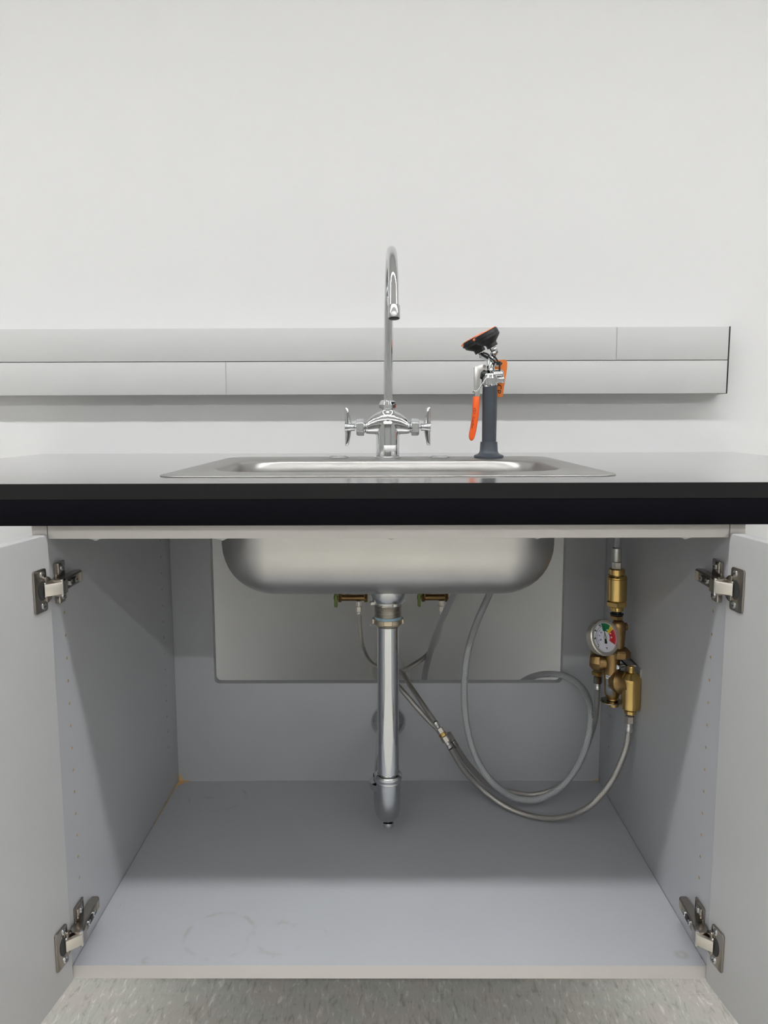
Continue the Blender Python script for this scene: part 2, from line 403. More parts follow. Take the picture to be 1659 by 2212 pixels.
# exposed wood chips along the left and right rear corners
bm = BM(); q = (-XI+.0006, YBK-.0006, ZS+.0003)
prism(bm, [(q[0], q[1], q[2]), (q[0]+.011, q[1], q[2]), (q[0]+.001, q[1], q[2]+.017)], (0, -.0008, 0))
prism(bm, [(q[0], q[1], q[2]), (q[0], q[1]-.05, q[2]), (q[0]+.004, q[1]-.02, q[2]), (q[0]+.024, q[1], q[2])], (0, 0, .0006))
prism(bm, [(q[0], q[1]-.02, q[2]), (q[0]+.0018, q[1]-.02, q[2]), (q[0]+.0008, q[1]-.17, q[2]), (q[0], q[1]-.17, q[2])], (0, 0, .0008))
tag(obj('bare_wood_chip', bm, MT['raw'], cab, smooth=0), 'bare tan board showing at the rear left corner')
bm = BM(); q = (XI-.0006, YBK-.0006, ZS+.0003)
prism(bm, [q, (q[0]-.012, q[1], q[2]), (q[0]-.002, q[1], q[2]+.004)], (0, -.0008, 0))
tag(obj('bare_wood_chip', bm, MT['raw'], cab, smooth=0), 'small tan chip at the rear right corner')

# doors and hinges --------------------------------------------------------
AN = math.radians(7.8)
def door(s):
    H = Vector((s*.4355, .9530, 0)); al = Vector((s*math.sin(AN), -math.cos(AN), 0)); n = Vector((-s*math.cos(AN), -math.sin(AN), 0))  # n: inner face normal
    Mx = Matrix(((al.x, n.x, 0, H.x), (al.y, n.y, 0, H.y), (0, 0, 1, 0), (0, 0, 0, 1)))   # local x along door, y towards the inside, z up
    bm = BM(); b2 = BM(); box(b2, (0, -.019, ZB), (.4535, 0, .7535), .0014, 3); merge(bm, b2, 0, Mx)
    return obj('door', bm, MT['door'], cab), Mx
def cross_screw(bm, org, axis, r):
    a, u, v = frame(axis)
    lathe(bm, [(-.0004, r), (.0004, r), (.0011, r*.75), (.0013, r*.35), (.0006, r*.30), (.0006, 0.00001)], org, axis, 16)
    for d in (u, v):
        b2 = BM(); box(b2, (-r*.62, -r*.13, 0), (r*.62, r*.13, .0002)); R = Matrix(((d.x, a.cross(d).x, a.x, org[0]+a.x*.0012), (d.y, a.cross(d).y, a.y, org[1]+a.y*.0012), (d.z, a.cross(d).z, a.z, org[2]+a.z*.0012), (0, 0, 0, 1)))
        merge(bm, b2, 1, R)
def hinge(s, zc, Mx):
    sd = 'left' if s < 0 else 'right'; lv = 'upper' if zc > .5 else 'lower'
    t = None
    n3 = Mx.to_3x3() @ Vector((0, 1, 0)); al = Mx.to_3x3() @ Vector((1, 0, 0))
    # clip-on arm body on the side panel: first (root) mesh of the hinge
    X0 = s*XI; inn = -s
    bm = BM()
    pr = [(.944, .0060, .0205), (.951, .0045, .0220), (.963, .003, .0205), (.970, .003, .0175), (1.023, .003, .0150), (1.026, .004, .0135)]
    rings = []
    for (y, lo, hi) in pr:
        hz = .0105 if y < .966 else .0080
        ch = .0018
        sec = [(lo, -hz), (hi-ch, -hz), (hi, -hz+ch), (hi, hz-ch), (hi-ch, hz), (lo, hz)]
        rings.append([bm.verts.new((X0+inn*a, y, zc+z)) for a, z in sec])
    for A, B in zip(rings, rings[1:]):
        for k in range(6): bm.faces.new((A[k], A[(k+1) % 6], B[(k+1) % 6], B[k]))
    bm.faces.new(rings[0]); bm.faces.new(rings[-1])
    arm = obj('hinge', bm, MT['nickel'], cab, smooth=30)
    tag(arm, '%s hinge of the %s door' % (lv, sd))
    t = arm
    # slot & ribs
    bm = BM(); box(bm, (X0+inn*.0172-.0006, 0.986, zc-.0035), (X0+inn*.0172+.0006, 0.993, zc+.0035)); 
    obj('adjuster_slot', bm, MT['dark'], t)
    bm = BM()
    for k in range(4): box(bm, (X0+inn*.0152-.0006, 1.012+k*.0026, zc-.006), (X0+inn*.0152+.0006, 1.0128+k*.0026, zc+.006))
    obj('grip_rib', bm, MT['nickell'], t)
    for y, a in ((.979, .0176), (.999, .0166)):
        bm = BM(); cross_screw(bm, (X0+inn*a, y, zc), (inn, 0, 0), .0040); obj('screw', bm, [MT['screw'], MT['dark']], t)
    # wing mounting plate
    bm = BM(); box(bm, (min(X0, X0+inn*.0035), .969, zc-.026), (max(X0, X0+inn*.0035), .997, zc+.0275), .0012)
    for dz in (.020, -.019):
        box(bm, (min(X0, X0+inn*.0075), .9682, zc+dz-.0075), (max(X0, X0+inn*.0075), .985, zc+dz+.0075), .0015)
    obj('mounting_plate', bm, MT['nickel'], t)
    for dz in (.020, -.018):
        bm = BM(); cross_screw(bm, (X0+inn*.0078, .978, zc+dz), (inn, 0, 0), .0046); obj('screw', bm, [MT['screw'], MT['dark']], t)
    # cup plate on the door, in door coordinates
    bm = BM(); b2 = BM()
    out = rrect(.0255, zc, .0135, .0275, .004, 5)
    prism(b2, [(x, 0, z) for x, z in out], (0, .0030, 0), 0, .0008); merge(bm, b2, 0, Mx)
    b2 = BM()
    # raised cup rim: half disc bulging towards the hinge side
    pts = [(.018, zc-.0155)]+[(.018-.0165*math.sin(PI*k/14), zc-.0175*math.cos(PI*k/14)) for k in range(1, 14)]+[(.018, zc+.0155)]
    prism(b2, [(x, 0, z) for x, z in pts], (0, .0058, 0), 0, .0012); merge(bm, b2, 0, Mx)
    obj('hinge_cup', bm, MT['nickel'], t)
    bm = BM(); b2 = BM()
    pts = [(.0235+.0080*math.cos(2*PI*k/24), zc+.0125*math.sin(2*PI*k/24)) for k in range(24)]
    prism(b2, [(x, .0030, z) for x, z in pts], (0, .0009, 0)); merge(bm, b2, 0, Mx); obj('cup_recess', bm, MT['dark'], t)
    for dz in (.0205, -.0205):
        bm = BM(); cross_screw(bm, Mx @ Vector((.0215, .0033, zc+dz)), n3, .0043); obj('screw', bm, [MT['screw'], MT['dark']], t)
    # link between cup and arm: bright flat-faced bar
    A = Mx @ Vector((.0225, .0035, zc)); A2 = Mx @ Vector((.0125, .0085, zc)); B = Vector((X0+inn*.0205, .946, zc))
    bm = BM(); d = (B-A2).normalized(); nn = Vector((0, 0, 1)).cross(d).normalized()
    if nn.y > 0: nn = -nn
    hz = .0078
    # bar: four-corner prism
    P0 = Mx @ Vector((.0235, .0065, zc)); A2 = Mx @ Vector((.0180, .0035, zc))
    sec = [P0, B+nn*.0030, B-nn*.0040, A2]
    prism(bm, [Vector((q.x, q.y, zc-hz)) for q in sec], (0, 0, 2*hz), 0, .0008)
    tag(obj('hinge_link', bm, MT['nickell'], t), 'bright flat link of the hinge')
    bm = BM(); lathe(bm, [(-.011, .002), (.011, .002)], B-nn*.001, (0, 0, 1), 12);
    obj('pivot_pin', bm, MT['chrome'], t); bm = BM(); lathe(bm, [(-.0095, .0015), (.0095, .0015)], A2, (0, 0, 1), 12)
    obj('pivot_pin', bm, MT['chrome'], t)
for s in (-1, 1):
    d, Mx = door(s)
    hinge(s, .6855, Mx); hinge(s, .1985, Mx)

# sawdust crumbs on the cabinet floor
bm = BM()
for (x, y) in [(188, 2050), (192, 2040), (186, 2062), (200, 2030), (203, 2018), (208, 2000), (660, 2012), (350, 2079), (1415, 1926), (1425, 1970), (1448, 1972), (1406, 2004), (1404, 2025), (1417, 2040), (1512, 2070), (226, 1975), (300, 1860), (260, 1955), (1390, 2075), (1330, 1990)]:
    c = PZ(x, y, ZS); r = random.uniform(.0004, .0010)
    lathe(bm, [(0, r), (r, r*.7), (r*1.4, .0001)], c, (0, 0, 1), 6)
o = obj('sawdust', bm, MT['speck'], None); o['kind'] = 'stuff'; tag(o, 'pale sawdust crumbs scattered on the cabinet floor', 'sawdust')

# ------------------------------------------------------------------ countertop
CX0, CX1, CY0 = -.813, .807, .9433
ct = thing('countertop', 'black laminate countertop with a square front edge, carrying the steel sink', 'countertop', (0, 1.35, ZT))
def ringplate(bm, outer, inner, z0, z1):
    n = len(outer); V = [[bm.verts.new((x, y, z)) for x, y in L] for L, z in ((outer, z1), (inner, z1), (inner, z0), (outer, z0))]
    for a in range(4):
        A, B = V[a], V[(a+1) % 4]
        for k in range(n): bm.faces.new((A[k], A[(k+1) % n], B[(k+1) % n], B[k]))
inner = rrect(0, 1.3025, .300, .240, .03, 6)
outer = []
cx, cy, hx, hy = (CX0+CX1)/2, (CY0+WY)/2, (CX1-CX0)/2, (WY-CY0)/2-.0002
for i, (sx, sy) in enumerate(((1, 1), (-1, 1), (-1, -1), (1, -1))):
    for k in range(7):
        f = (k-3)/3*.001
        if sx*sy > 0: dx, dy = (0, min(0, f)*sy) if k <= 3 else (-f*sx, 0)
        else: dx, dy = (min(0, f)*sx, 0) if k <= 3 else (0, -f*sy)
        outer.append((cx+sx*hx+dx, cy+sy*hy+dy))
bm = BM(); ringplate(bm, outer, inner, ZT+.0004, .8195)
bm.normal_update()
for f_ in bm.faces: f_.material_index = 0 if f_.calc_center_median().z > .819 else 1
obj('worktop', bm, [MT['black'], MT['blacke']], ct, smooth=0)
bm = BM(); box(bm, (CX0, CY0+.0006, .766), (CX1, YF-.0012, ZT+.0002), .0006); obj('front_apron', bm, MT['black2'], ct)

# ------------------------------------------------------------------ sink
sk = thing('sink', 'stainless steel drop-in single bowl sink set into the black counter', 'sink', (0, 1.2865, .62))
bm = BM(); zb = .620; DY = 1.25
SCY = 1.3025
L = [(.3260, .2600, .040, .8201, SCY), (.3245, .2585, .040, .8206, SCY), (.3215, .2555, .038, .8213, SCY), (.315, .250, .036, .8218, SCY), (.308, .244, .034, .8216, SCY)]
loops = [[(x, y, z) for x, y in rrect(0, cy_, hx_, hy_, r_, 8)] for hx_, hy_, r_, z, cy_ in L]
bc = 1.268
for hx_, hy_, r_, z in ((.2745, .157, .085, .8214), (.2705, .153, .083, .8207), (.268, .1505, .082, .8175), (.267, .1495, .082, .80), (.266, .1490, .082, .76)):
    loops.append([(x, y, z) for x, y in rrect(0, bc, hx_, hy_, r_, 8)])
R = .082
for k in range(0, 11):
    a = PI/2*k/10; ins = R*(1-math.cos(a))*.97
    loops.append([(x, y, zb+R-R*math.sin(a)) for x, y in rrect(0, bc, .2655-ins, .1487-ins, .082-ins*.9, 8)])
loops.append([(x, y, zb-.001) for x, y in rrect(0, bc, .06, .045, .008, 8)])
rings = [[bm.verts.new(p) for p in Lp] for Lp in loops]; n = len(rings[0])
for A, B in zip(rings, rings[1:]):
    for k in range(n): bm.faces.new((A[k], A[(k+1) % n], B[(k+1) % n], B[k]))
bm.faces.new(rings[-1])
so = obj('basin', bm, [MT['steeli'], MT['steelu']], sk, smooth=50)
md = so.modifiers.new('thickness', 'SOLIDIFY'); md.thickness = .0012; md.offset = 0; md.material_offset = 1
bm = BM()
lathe(bm, [(0, .0001), (0, .020), (.001, .035), (.0025, .043), (.003, .045), (.001, .0455)], (0, DY, zb+.0005), (0, 0, 1), 40, cap=False)
obj('strainer_flange', bm, MT['steel'], sk)
for x in (-.0985, .1040):
    q = thing('hole_cover', 'flat round chrome hole cover on the sink ledge %s of the faucet' % ('left' if x < 0 else 'right'), 'hole cover', (x, 1.513, .8225), 'chrome sink hole covers')
    bm = BM(); lathe(bm, [(0, .0215), (.0010, .0215), (.0024, .0195), (.0030, .0165), (.0022, .0155), (.0022, .0001)], (x, 1.513, .8226), (0, 0, 1), 36); obj('cap', bm, MT['chrome'], q)
    bm = BM(); lathe(bm, [(.0022, .0075), (.0031, .0068), (.0031, .0001)], (x, 1.513, .8226), (0, 0, 1), 20); obj('centre_button', bm, MT['zinc'], q)

# ------------------------------------------------------------------ faucet
FX, FY, FZ = .0003, 1.500, .8844
fa = thing('faucet', 'chrome gooseneck faucet with two wing handles standing on the sink ledge', 'faucet', (FX, FY, .8225))
bm = BM()
lathe(bm, [(-.0605, .0232), (-.004, .0232), (.006, .0222), (.016, .0195), (.025, .0165), (.0325, .0148)], (FX, FY, FZ), (0, 0, 1), 40)
xs = [-.0405+.081*k/24 for k in range(25)]
def ip(x, T):
    x = abs(x)
    for (a, p), (b, q) in zip(T, T[1:]):
        if x <= b: f = (x-a)/(b-a); f = f*f*(3-2*f)*.4+f*.6; return p+(q-p)*f
    return T[-1][1]
rings = []
for x in xs:
    zt = ip(x, [(0, .0335), (.0123, .0310), (.024, .0262), (.034, .0195), (.0405, .0135)]); zbm = ip(x, [(0, -.0165), (.02, -.0155), (.0405, -.0148)]); ry = ip(x, [(0, .0215), (.0123, .0195), (.028, .0155), (.0405, .0133)])
    c = (zt+zbm)/2; rz = (zt-zbm)/2
    rings.append([bm.verts.new((FX+x, FY+ry*math.cos(2*PI*k/28), FZ+c+rz*math.sin(2*PI*k/28))) for k in range(28)])
for A, B in zip(rings, rings[1:]):
    for k in range(28): bm.faces.new((A[k], A[(k+1) % 28], B[(k+1) % 28], B[k]))
bm.faces.new(rings[0]); bm.faces.new(rings[-1])
body = obj('faucet_body', bm, MT['chrome'], fa, smooth=60)
r_ = body.modifiers.new('blend', 'REMESH'); r_.mode = 'VOXEL'; r_.voxel_size = .0011; r_.use_smooth_shade = True
sm = body.modifiers.new('soften', 'SMOOTH'); sm.factor = .5; sm.iterations = 4
bm = BM(); lathe(bm, [(0, .0262), (.0016, .0262), (.0028, .0245), (.003, .0235)], (FX, FY, .8226), (0, 0, 1), 40); obj('base_ring', bm, MT['chrome'], fa)
bm = BM(); lathe(bm, [(.0300, .0150), (.0335, .0150), (.0345, .0165)], (FX, FY, FZ), (0, 0, 1), 32)
lathe(bm, [(.0335, .0165), (.0355, .0184), (.0420, .0184), (.0475, .0160), (.0510, .0125)], (FX, FY, FZ), (0, 0, 1), 8, n_rot=PI/8)
o = obj('spout_nut', bm, MT['chrome'], fa, smooth=20); bv = o.modifiers.new('b', 'BEVEL'); bv.width = .0008; bv.segments = 3; bv.limit_method = 'ANGLE'; bv.angle_limit = .4
path = [Vector((FX+.001, FY, FZ+.046)), Vector((FX+.0015, FY, 1.0)), Vector((FX+.002, FY, 1.05))]
for k in range(25):
    a = math.radians(168)*k/24; f = k/24
    path.append(Vector((FX+.0024+.0080*f, FY-.095+.095*math.cos(a), 1.102+.095*math.sin(a))))
TD = Vector((.0, -math.sin(math.radians(12)), -math.cos(math.radians(12)))); TE = path[-1]+TD*.044+Vector((.0006, 0, 0)); path.append(path[-1]+TD*.034)
bm = BM(); tube(bm, path, .0089, 24); obj('gooseneck_spout', bm, MT['chrome'], fa, smooth=60)
bm = BM(); lathe(bm, [(0, .0098), (.009, .0098), (.0095, .0092)], (FX+.001, FY, FZ+.0485), (0, 0, 1), 32); obj('spout_collar', bm, MT['chrome'], fa)
bm = BM(); lathe(bm, [(0, .0082), (0, .0098), (.001, .0102), (.021, .0102), (.0225, .0094)], TE+TD*.012, -TD, 32); ae = obj('aerator', bm, MT['chromed'], fa)
bm = BM(); lathe(bm, [(-.0003, .0084), (.0012, .0084)], TE+TD*.012, -TD, 24); tag(obj('aerator_screen', bm, MT['rubber'], ae), 'dark screen in the aerator mouth')
for s in (-1, 1):
    ax = (s, 0, 0); org = (FX, FY, FZ-.0015)
    bm = BM(); lathe(bm, [(.0395, .0118), (.0425, .0128), (.0440, .0100), (.0455, .0120), (.047, .0120)], org, ax, 32); obj('bonnet_collar', bm, MT['chrome'], fa)
    bm = BM(); lathe(bm, [(.0465, .0160), (.0480, .0172), (.0585, .0172), (.0620, .0150)], org, ax, 6, n_rot=PI/6)
    o = obj('bonnet_nut', bm, MT['chrome'], fa, smooth=20); bv = o.modifiers.new('b', 'BEVEL'); bv.width = .0012; bv.segments = 3; bv.limit_method = 'ANGLE'; bv.angle_limit = .4
    bm = BM(); lathe(bm, [(.0615, .0035), (.0665, .0035)], org, ax, 16); obj('valve_stem', bm, MT['chromed'], fa)
    bm = BM()
    lathe(bm, [(.0650, .0065), (.0660, .0076), (.0730, .0078), (.0745, .0090), (.0840, .0098), (.0848, .0088)], org, ax, 28)
    for d in (1, -1):
        rg = []
        for (h, wd, th, xo) in [(h, w_, t_, .0845-w_) for h, w_, t_ in ((.004, .0068, .0062), (.010, .0064, .0055), (.018, .0056, .0048), (.027, .0046, .0042), (.0345, .0038, .0038), (.0368, .0031, .0032), (.0376, .0016, .0018))]:
            rg.append([bm.verts.new((FX+s*xo+wd*math.cos(2*PI*k/16), FY+th*math.sin(2*PI*k/16), FZ+d*h)) for k in range(16)])
        for A, B in zip(rg, rg[1:]):
            for k in range(16): bm.faces.new((A[k], A[(k+1) % 16], B[(k+1) % 16], B[k]))
        bm.faces.new(rg[0]); bm.faces.new(rg[-1])
    obj('wing_handle', bm, MT['chrome'], fa, smooth=50)
bm = BM(); rad = .0239; ang = [math.radians(-90-19+62*k/8) for k in range(9)]
za, zb_ = P(840, 974.5, 1.477).z, P(840, 962, 1.477).z
A = [bm.verts.new((FX+rad*math.cos(a), FY+rad*math.sin(a), za)) for a in ang]; B = [bm.verts.new((FX+rad*math.cos(a), FY+rad*math.sin(a), zb_)) for a in ang]
for k in range(8): bm.faces.new((A[k], A[k+1], B[k+1], B[k]))
o = obj('sticker', bm, MT['white'], fa); tag(o, 'small blank white sticker on the base'); md = o.modifiers.new('t', 'SOLIDIFY'); md.thickness = .0002

# ------------------------------------------------------------------ eyewash
def E(x, y, Y=1.5): return P(960+x/6.705, 680+y/6.705, Y)
eb = E(640, 2060); ey = thing('eyewash_unit', 'twin-head drench hose eyewash with orange squeeze lever on a dark grey sleeve', 'eyewash', (eb.x, 1.5, .8230))
ex = eb.x
bm = BM(); k_ = .000137
zf = .8226; prof = [(0, .0292), (.0035, .0294), (.0050, .0275), (.0065, .0225), (.0090, .0195), (.0130, .0178), (.0290, .0168), (.0310, .0166)]
lathe(bm, prof, (ex, 1.5, zf), (0, 0, 1), 40); obj('base_flange', bm, MT['grey'], ey)
top = E(660, 1025); bot = E(646, 1840); ax = (top-bot).normalized()
bm = BM(); lathe(bm, [(-.008, .0141), (0, .0141), ((top-bot).length, .0146), ((top-bot).length+.001, .0125)], bot, ax, 40); obj('grip_sleeve', bm, MT['grey'], ey)
# valve body
c = E(655, 925); bm = BM()
lathe(bm, [(-.0165, .0140), (-.012, .0158), (0, .0160), (.009, .0145), (.014, .0095)], c, ax, 28)
bx = E(560, 880), E(855, 850)
lathe(bm, [(0, .0075), (.004, .0100), (.012, .0115), (.036, .0105), (.040, .0075)], bx[0], (1, -.05, .04), 28)
q0, q1 = E(740, 905), E(862, 995)
box(bm, (q0.x, 1.489, q1.z), (q1.x, 1.510, q0.z), .003)
body = obj('valve_body', bm, MT['chrome'], ey, smooth=50)
r_ = body.modifiers.new('blend', 'REMESH'); r_.mode = 'VOXEL'; r_.voxel_size = .0009; r_.use_smooth_shade = True
sm = body.modifiers.new('soften', 'SMOOTH'); sm.factor = .5; sm.iterations = 5
bm = BM(); a0 = E(672, 820); a1 = E(672, 625)
lathe(bm, [(0, .0085), (.003, .0080), (.022, .0080), (.0245, .0068), (.028, .0040)], a0, (0, 0, 1), 24)
lathe(bm, [(.0215, .0085), (.0225, .0088), (.0235, .0085)], a0, (0, 0, 1), 24)
obj('neck', bm, MT['chrome'], ey, smooth=50)
bm = BM(); lathe(bm, [(0, .0072), (.003, .0095), (.0045, .0095), (.008, .0105), (.009, .0080)], E(520, 870), (1, 0, 0), 24); tag(obj('valve_seal', bm, MT['rubber'], ey), 'black rubber seal of the valve stem')
# arms to the two heads
def head(cx, cy, Y, nrm, nm):
    c = E(cx, cy, Y); a = Vector(nrm).normalized()
    bm = BM()
    prof = [(.0235, .0001), (.0235, .0222), (.0225, .0236), (.0165, .0240), (.0160, .0233), (.0155, .0240), (.0105, .0240), (.0085, .0225), (.0010, .0125), (-.0005, .0110), (-.0035, .0110), (-.0045, .0112), (-.0075, .0108), (-.0080, .0001)]
    lathe(bm, prof, c, a, 40, cap=False)
    h = obj('spray_head', bm, MT['rubber'], ey, smooth=30); tag(h, nm)
    bm = BM(); lathe(bm, [(.0237, .0001), (.0252, .0001), (.0252, .0205), (.0246, .0222), (.0237, .0225)], c, a, 36, cap=False)
    # hinge lug of the flip cover
    dn = Vector((-a.z, 0, a.x)); dn = dn if dn.x < 0 else -dn
    e = c+a*.0215+dn*.0250
    lathe(bm, [(-.006, .0024), (.006, .0024)], e, (0, 1, 0), 14)
    tag(obj('flip_cover', bm, MT['peach'], h), 'orange flip cover on the head')
    bm = BM(); lathe(bm, [(-.0095, .0024), (.0075, .0024)], e+dn*-.0030+a*-.0005, (0, 1, 0), 12); lathe(bm, [(-.004, .0026), (.004, .0026)], e-a*.0050+dn*-.001, (0, 1, 0), 12)
    obj('cover_pin', bm, MT['rubber'], h)
    return c, a
nrm = (-.475, -.02, .88)
c1, a1_ = head(673, 415, 1.482, nrm, 'right front spray head'); c2, a2_ = head(498, 492, 1.525, nrm, 'left rear spray head')
hub = E(672, 640)
bm = BM(); e1 = E(735, 545, 1.488)
tube(bm, smoothpath([c1-a1_*.004, c1-a1_*.016, e1], 6), lambda t: .0072-.001*t, 8)
tube(bm, smoothpath([e1+Vector((.001, 0, .004)), E(700, 590, 1.495), hub], 6), .0060, 12)
obj('head_arm', bm, MT['chrome'], ey, smooth=30)
bm = BM(); e2 = E(545, 600, 1.52)
tube(bm, smoothpath([c2-a2_*.004, c2-a2_*.012, e2], 6), .0056, 12); tube(bm, smoothpath([e2, E(600, 625, 1.512), hub+Vector((0, 0, -.004))], 6), .0058, 12)
obj('head_arm', bm, MT['chrome'], ey, smooth=30)
# squeeze lever: bent plate
bm = BM()
plate(bm, [(960+x/6.705, 680+y/6.705) for x, y in [(476, 742), (555, 712), (600, 716), (612, 740), (600, 790), (560, 805), (524, 850), (516, 930), (516, 1150), (500, 1185), (478, 1185)]], 1.4935, .0012, bev=.0003)
plate(bm, [(960+x/6.705, 680+y/6.705) for x, y in [(476, 742), (555, 712), (600, 716), (612, 740), (600, 790), (560, 805), (524, 850), (516, 930), (516, 1150), (500, 1185), (478, 1185)]], 1.5085, .0012, bev=.0003)
plate(bm, [(960+x/6.705, 680+y/6.705) for x, y in [(437, 752), (478, 742), (479, 1060), (480, 1185), (442, 1185), (436, 1060)]], 1.4935, .0162, bev=.0008)
lv = obj('squeeze_lever', bm, MT['steel'], ey)
bm = BM(); lathe(bm, [(-.0102, .0028), (.0102, .0028)], E(570, 748, 1.5013), (0, 1, 0), 16); obj('lever_pin', bm, MT['nickel'], lv)
bm = BM(); lft = [(424, 1180), (418, 1300), (414, 1400), (402, 1520), (385, 1620), (366, 1720), (362, 1770), (372, 1805), (390, 1830)]
rgt = [(514, 1178), (512, 1300), (504, 1400), (490, 1520), (470, 1640), (450, 1740), (432, 1795), (412, 1820)]
pp = [(960+x/6.705, 680+y/6.705) for x, y in lft+rgt[::-1]]
plate(bm, pp, 1.4925, .0170, bev=.0022)
gp = tag(obj('lever_grip', bm, MT['orange'], ey, smooth=60), 'orange vinyl grip on the lever')
g0 = E(400, 1560, 1.4922); g1 = E(432, 1330, 1.4922); d = (g0-g1).normalized()
text('grip_lettering', 'Guardian', .0065, (E(412, 1560, 1.4921)), d, (-d.z, 0, d.x), MT['inkr'], gp)
bm = BM(); gc = E(437, 1392, 1.4921)
for k in range(20):
    a, b = 2*PI*k/20, 2*PI*(k+1)/20
    pts = [gc+Vector((rr_*.0028*math.cos(t), 0, rr_*.0058*math.sin(t))) for rr_, t in ((1, a), (1, b), (.78, b), (.78, a))]
    prism(bm, pts, (0, .0003, 0))
box(bm, gc+Vector((-.0018, 0, -.0005)), gc+Vector((.0018, .0003, .0005)))
obj('grip_emblem', bm, MT['inkr'], gp, smooth=0)
bm = BM(); tube(bm, smoothpath([E(628, 885, 1.487), E(560, 985, 1.487), E(490, 1085, 1.487), E(465, 1108, 1.488), E(430, 1105, 1.49), E(410, 1118, 1.497)], 6), .0013, 10)
obj('locking_clip', bm, MT['chrome'], ey, smooth=60)

# zip tie and orange tag
zt = thing('zip_tie', 'black plastic zip tie looped round the eyewash neck holding the orange tag', 'zip tie', E(680, 620))
bm = BM(); tube(bm, smoothpath([E(560, 548, 1.492), E(630, 575, 1.488), E(650, 610, 1.486), E(700, 650, 1.485), E(745, 690, 1.488), E(790, 695, 1.493)], 8), .0018, 8)
obj('strap', bm, MT['rubber'], zt, smooth=60)
bm = BM(); tube(bm, smoothpath([E(720, 588, 1.505), E(740, 620, 1.503), E(765, 660, 1.50), E(790, 700, 1.494)], 8), .0015, 8)
tube(bm, smoothpath([E(797, 700, 1.490), E(799, 760, 1.490), E(797, 822, 1.491)], 6), .0017, 8)
tube(bm, smoothpath([E(800, 722, 1.490), E(822, 712, 1.489), E(832, 696, 1.489)], 6), .0014, 8)
tube(bm, smoothpath([E(712, 655, 1.487), E(722, 700, 1.487), E(712, 735, 1.488)], 6), .0013, 8)
obj('strap_tail', bm, MT['rubber'], zt, smooth=60)
bm = BM(); q = E(785, 702, 1.492); box(bm, q-Vector((.0045, .003, .0035)), q+Vector((.0040, .003, .0035)), .0008); obj('locking_head', bm, MT['rubber'], zt)
tg = thing('inspection_tag', 'orange plastic tag with black letters hanging behind the eyewash neck', 'tag', E(830, 650, 1.515))
bm = BM(); plate(bm, [(960+x/6.705, 680+y/6.705) for x, y in [(735, 652), (790, 656), (880, 647), (912, 690), (908, 780), (886, 920), (862, 1060), (848, 1180), (832, 1192), (700, 1190), (715, 900)]], 1.516, .0008)
obj('tag_card', bm, MT['tag'], tg, smooth=0)
text('tag_lettering', 'CP', .0150, E(783, 1072, 1.5156), (-.10, 0, -1), (1, 0, -.10), MT['ink'], tg)
bm = BM(); lathe(bm, [(0, .0030), (0, .0052), (.0006, .0052)], E(762, 715, 1.5155), (0, -1, 0), 20); obj('eyelet', bm, MT['zinc'], tg)

# ------------------------------------------------------------------ drain and trap
dr = thing('sink_drain', 'chrome sink tailpiece and P-trap running from the bowl down to the back panel', 'drain', (0, DY, .18))
dz = lambda y: P(838, y, DY).z
bm = BM(); zq = dz(1299); hq = zb-.0012-zq; lathe(bm, [(0, .0345), (-hq*.3, .0340), (-hq*.7, .0310), (-hq*.95, .0265), (-hq, .018)], (0, DY, zb-.0012), (0, 0, 1), 40); obj('strainer_cup', bm, MT['chromed'], dr)
z1 = dz(1301)
bm = BM(); lathe(bm, [(-.0006, .0255), (.0030, .0265), (.0035, .02)], (0, DY, z1), (0, 0, 1), 32); hexn(bm, -.0045, -.0002, .0255, (0, DY, z1), (0, 0, 1), 6, rot=.12)
for k in range(4):
    a = .4+k*PI/2; R_ = Matrix.Rotation(a, 3, 'Z'); b2 = BM(); box(b2, (.020, -.004, -.001), (.033, .004, .004), .0008)
    merge(bm, b2, 0, Matrix.Translation((0, DY, z1)) @ R_.to_4x4())
obj('lock_nut', bm, MT['zinc'], dr, smooth=25)
bm = BM(); pr = []; za, zz = z1, dz(1342); n_ = 11
for k in range(n_):
    h = (za-zz)/n_; pr += [(-(k)*h, .0218), (-(k+.5)*h, .0231)]
pr.append((-(za-zz), .0218)); lathe(bm, pr, (0, DY, za), (0, 0, 1), 40); obj('threaded_body', bm, MT['thread'], dr, smooth=20)
bm = BM(); lathe(bm, [(dz(1343)-zz+.0, .0229), (dz(1333)-zz, .0234), (dz(1330)-zz, .0226)], (0, DY, zz), (0, 0, 1), 40); tag(obj('thread_sealant', bm, MT['dope'], dr), 'blue thread sealant')
bm = BM(); lathe(bm, [(0, .0195), (.003, .0232), (.0055, .0250), (.0125, .0250), (.0128, .0225)], (0, DY, dz(1351)), (0, 0, 1), 40)
for k in range(6):
    a = PI/6+k*PI/3-PI/2; R_ = Matrix.Rotation(a, 4, 'Z'); b2 = BM(); box(b2, (.0238, -.0065, .0045), (.0262, .0065, .0125), .0006); merge(bm, b2, 0, Matrix.Translation((0, DY, dz(1351))) @ R_)
obj('slip_nut', bm, MT['tanmetal'], dr, smooth=30)
bm = BM(); zl = dz(1672); lathe(bm, [(0, .0186), (dz(1350)-zl, .0186)], (0, DY, zl-.002), (0, 0, 1), 48); obj('tailpiece', bm, MT['chrome'], dr, smooth=60)
bm = BM(); zc_ = dz(1676); lathe(bm, [(-.0105, .0205), (-.0085, .0232), (-.0055, .0225), (-.003, .0240), (.003, .0245), (.0065, .0215), (.0068, .0190)], (0, DY, zc_), (0, 0, 1), 40); obj('trap_nut', bm, MT['chrome'], dr, smooth=50)
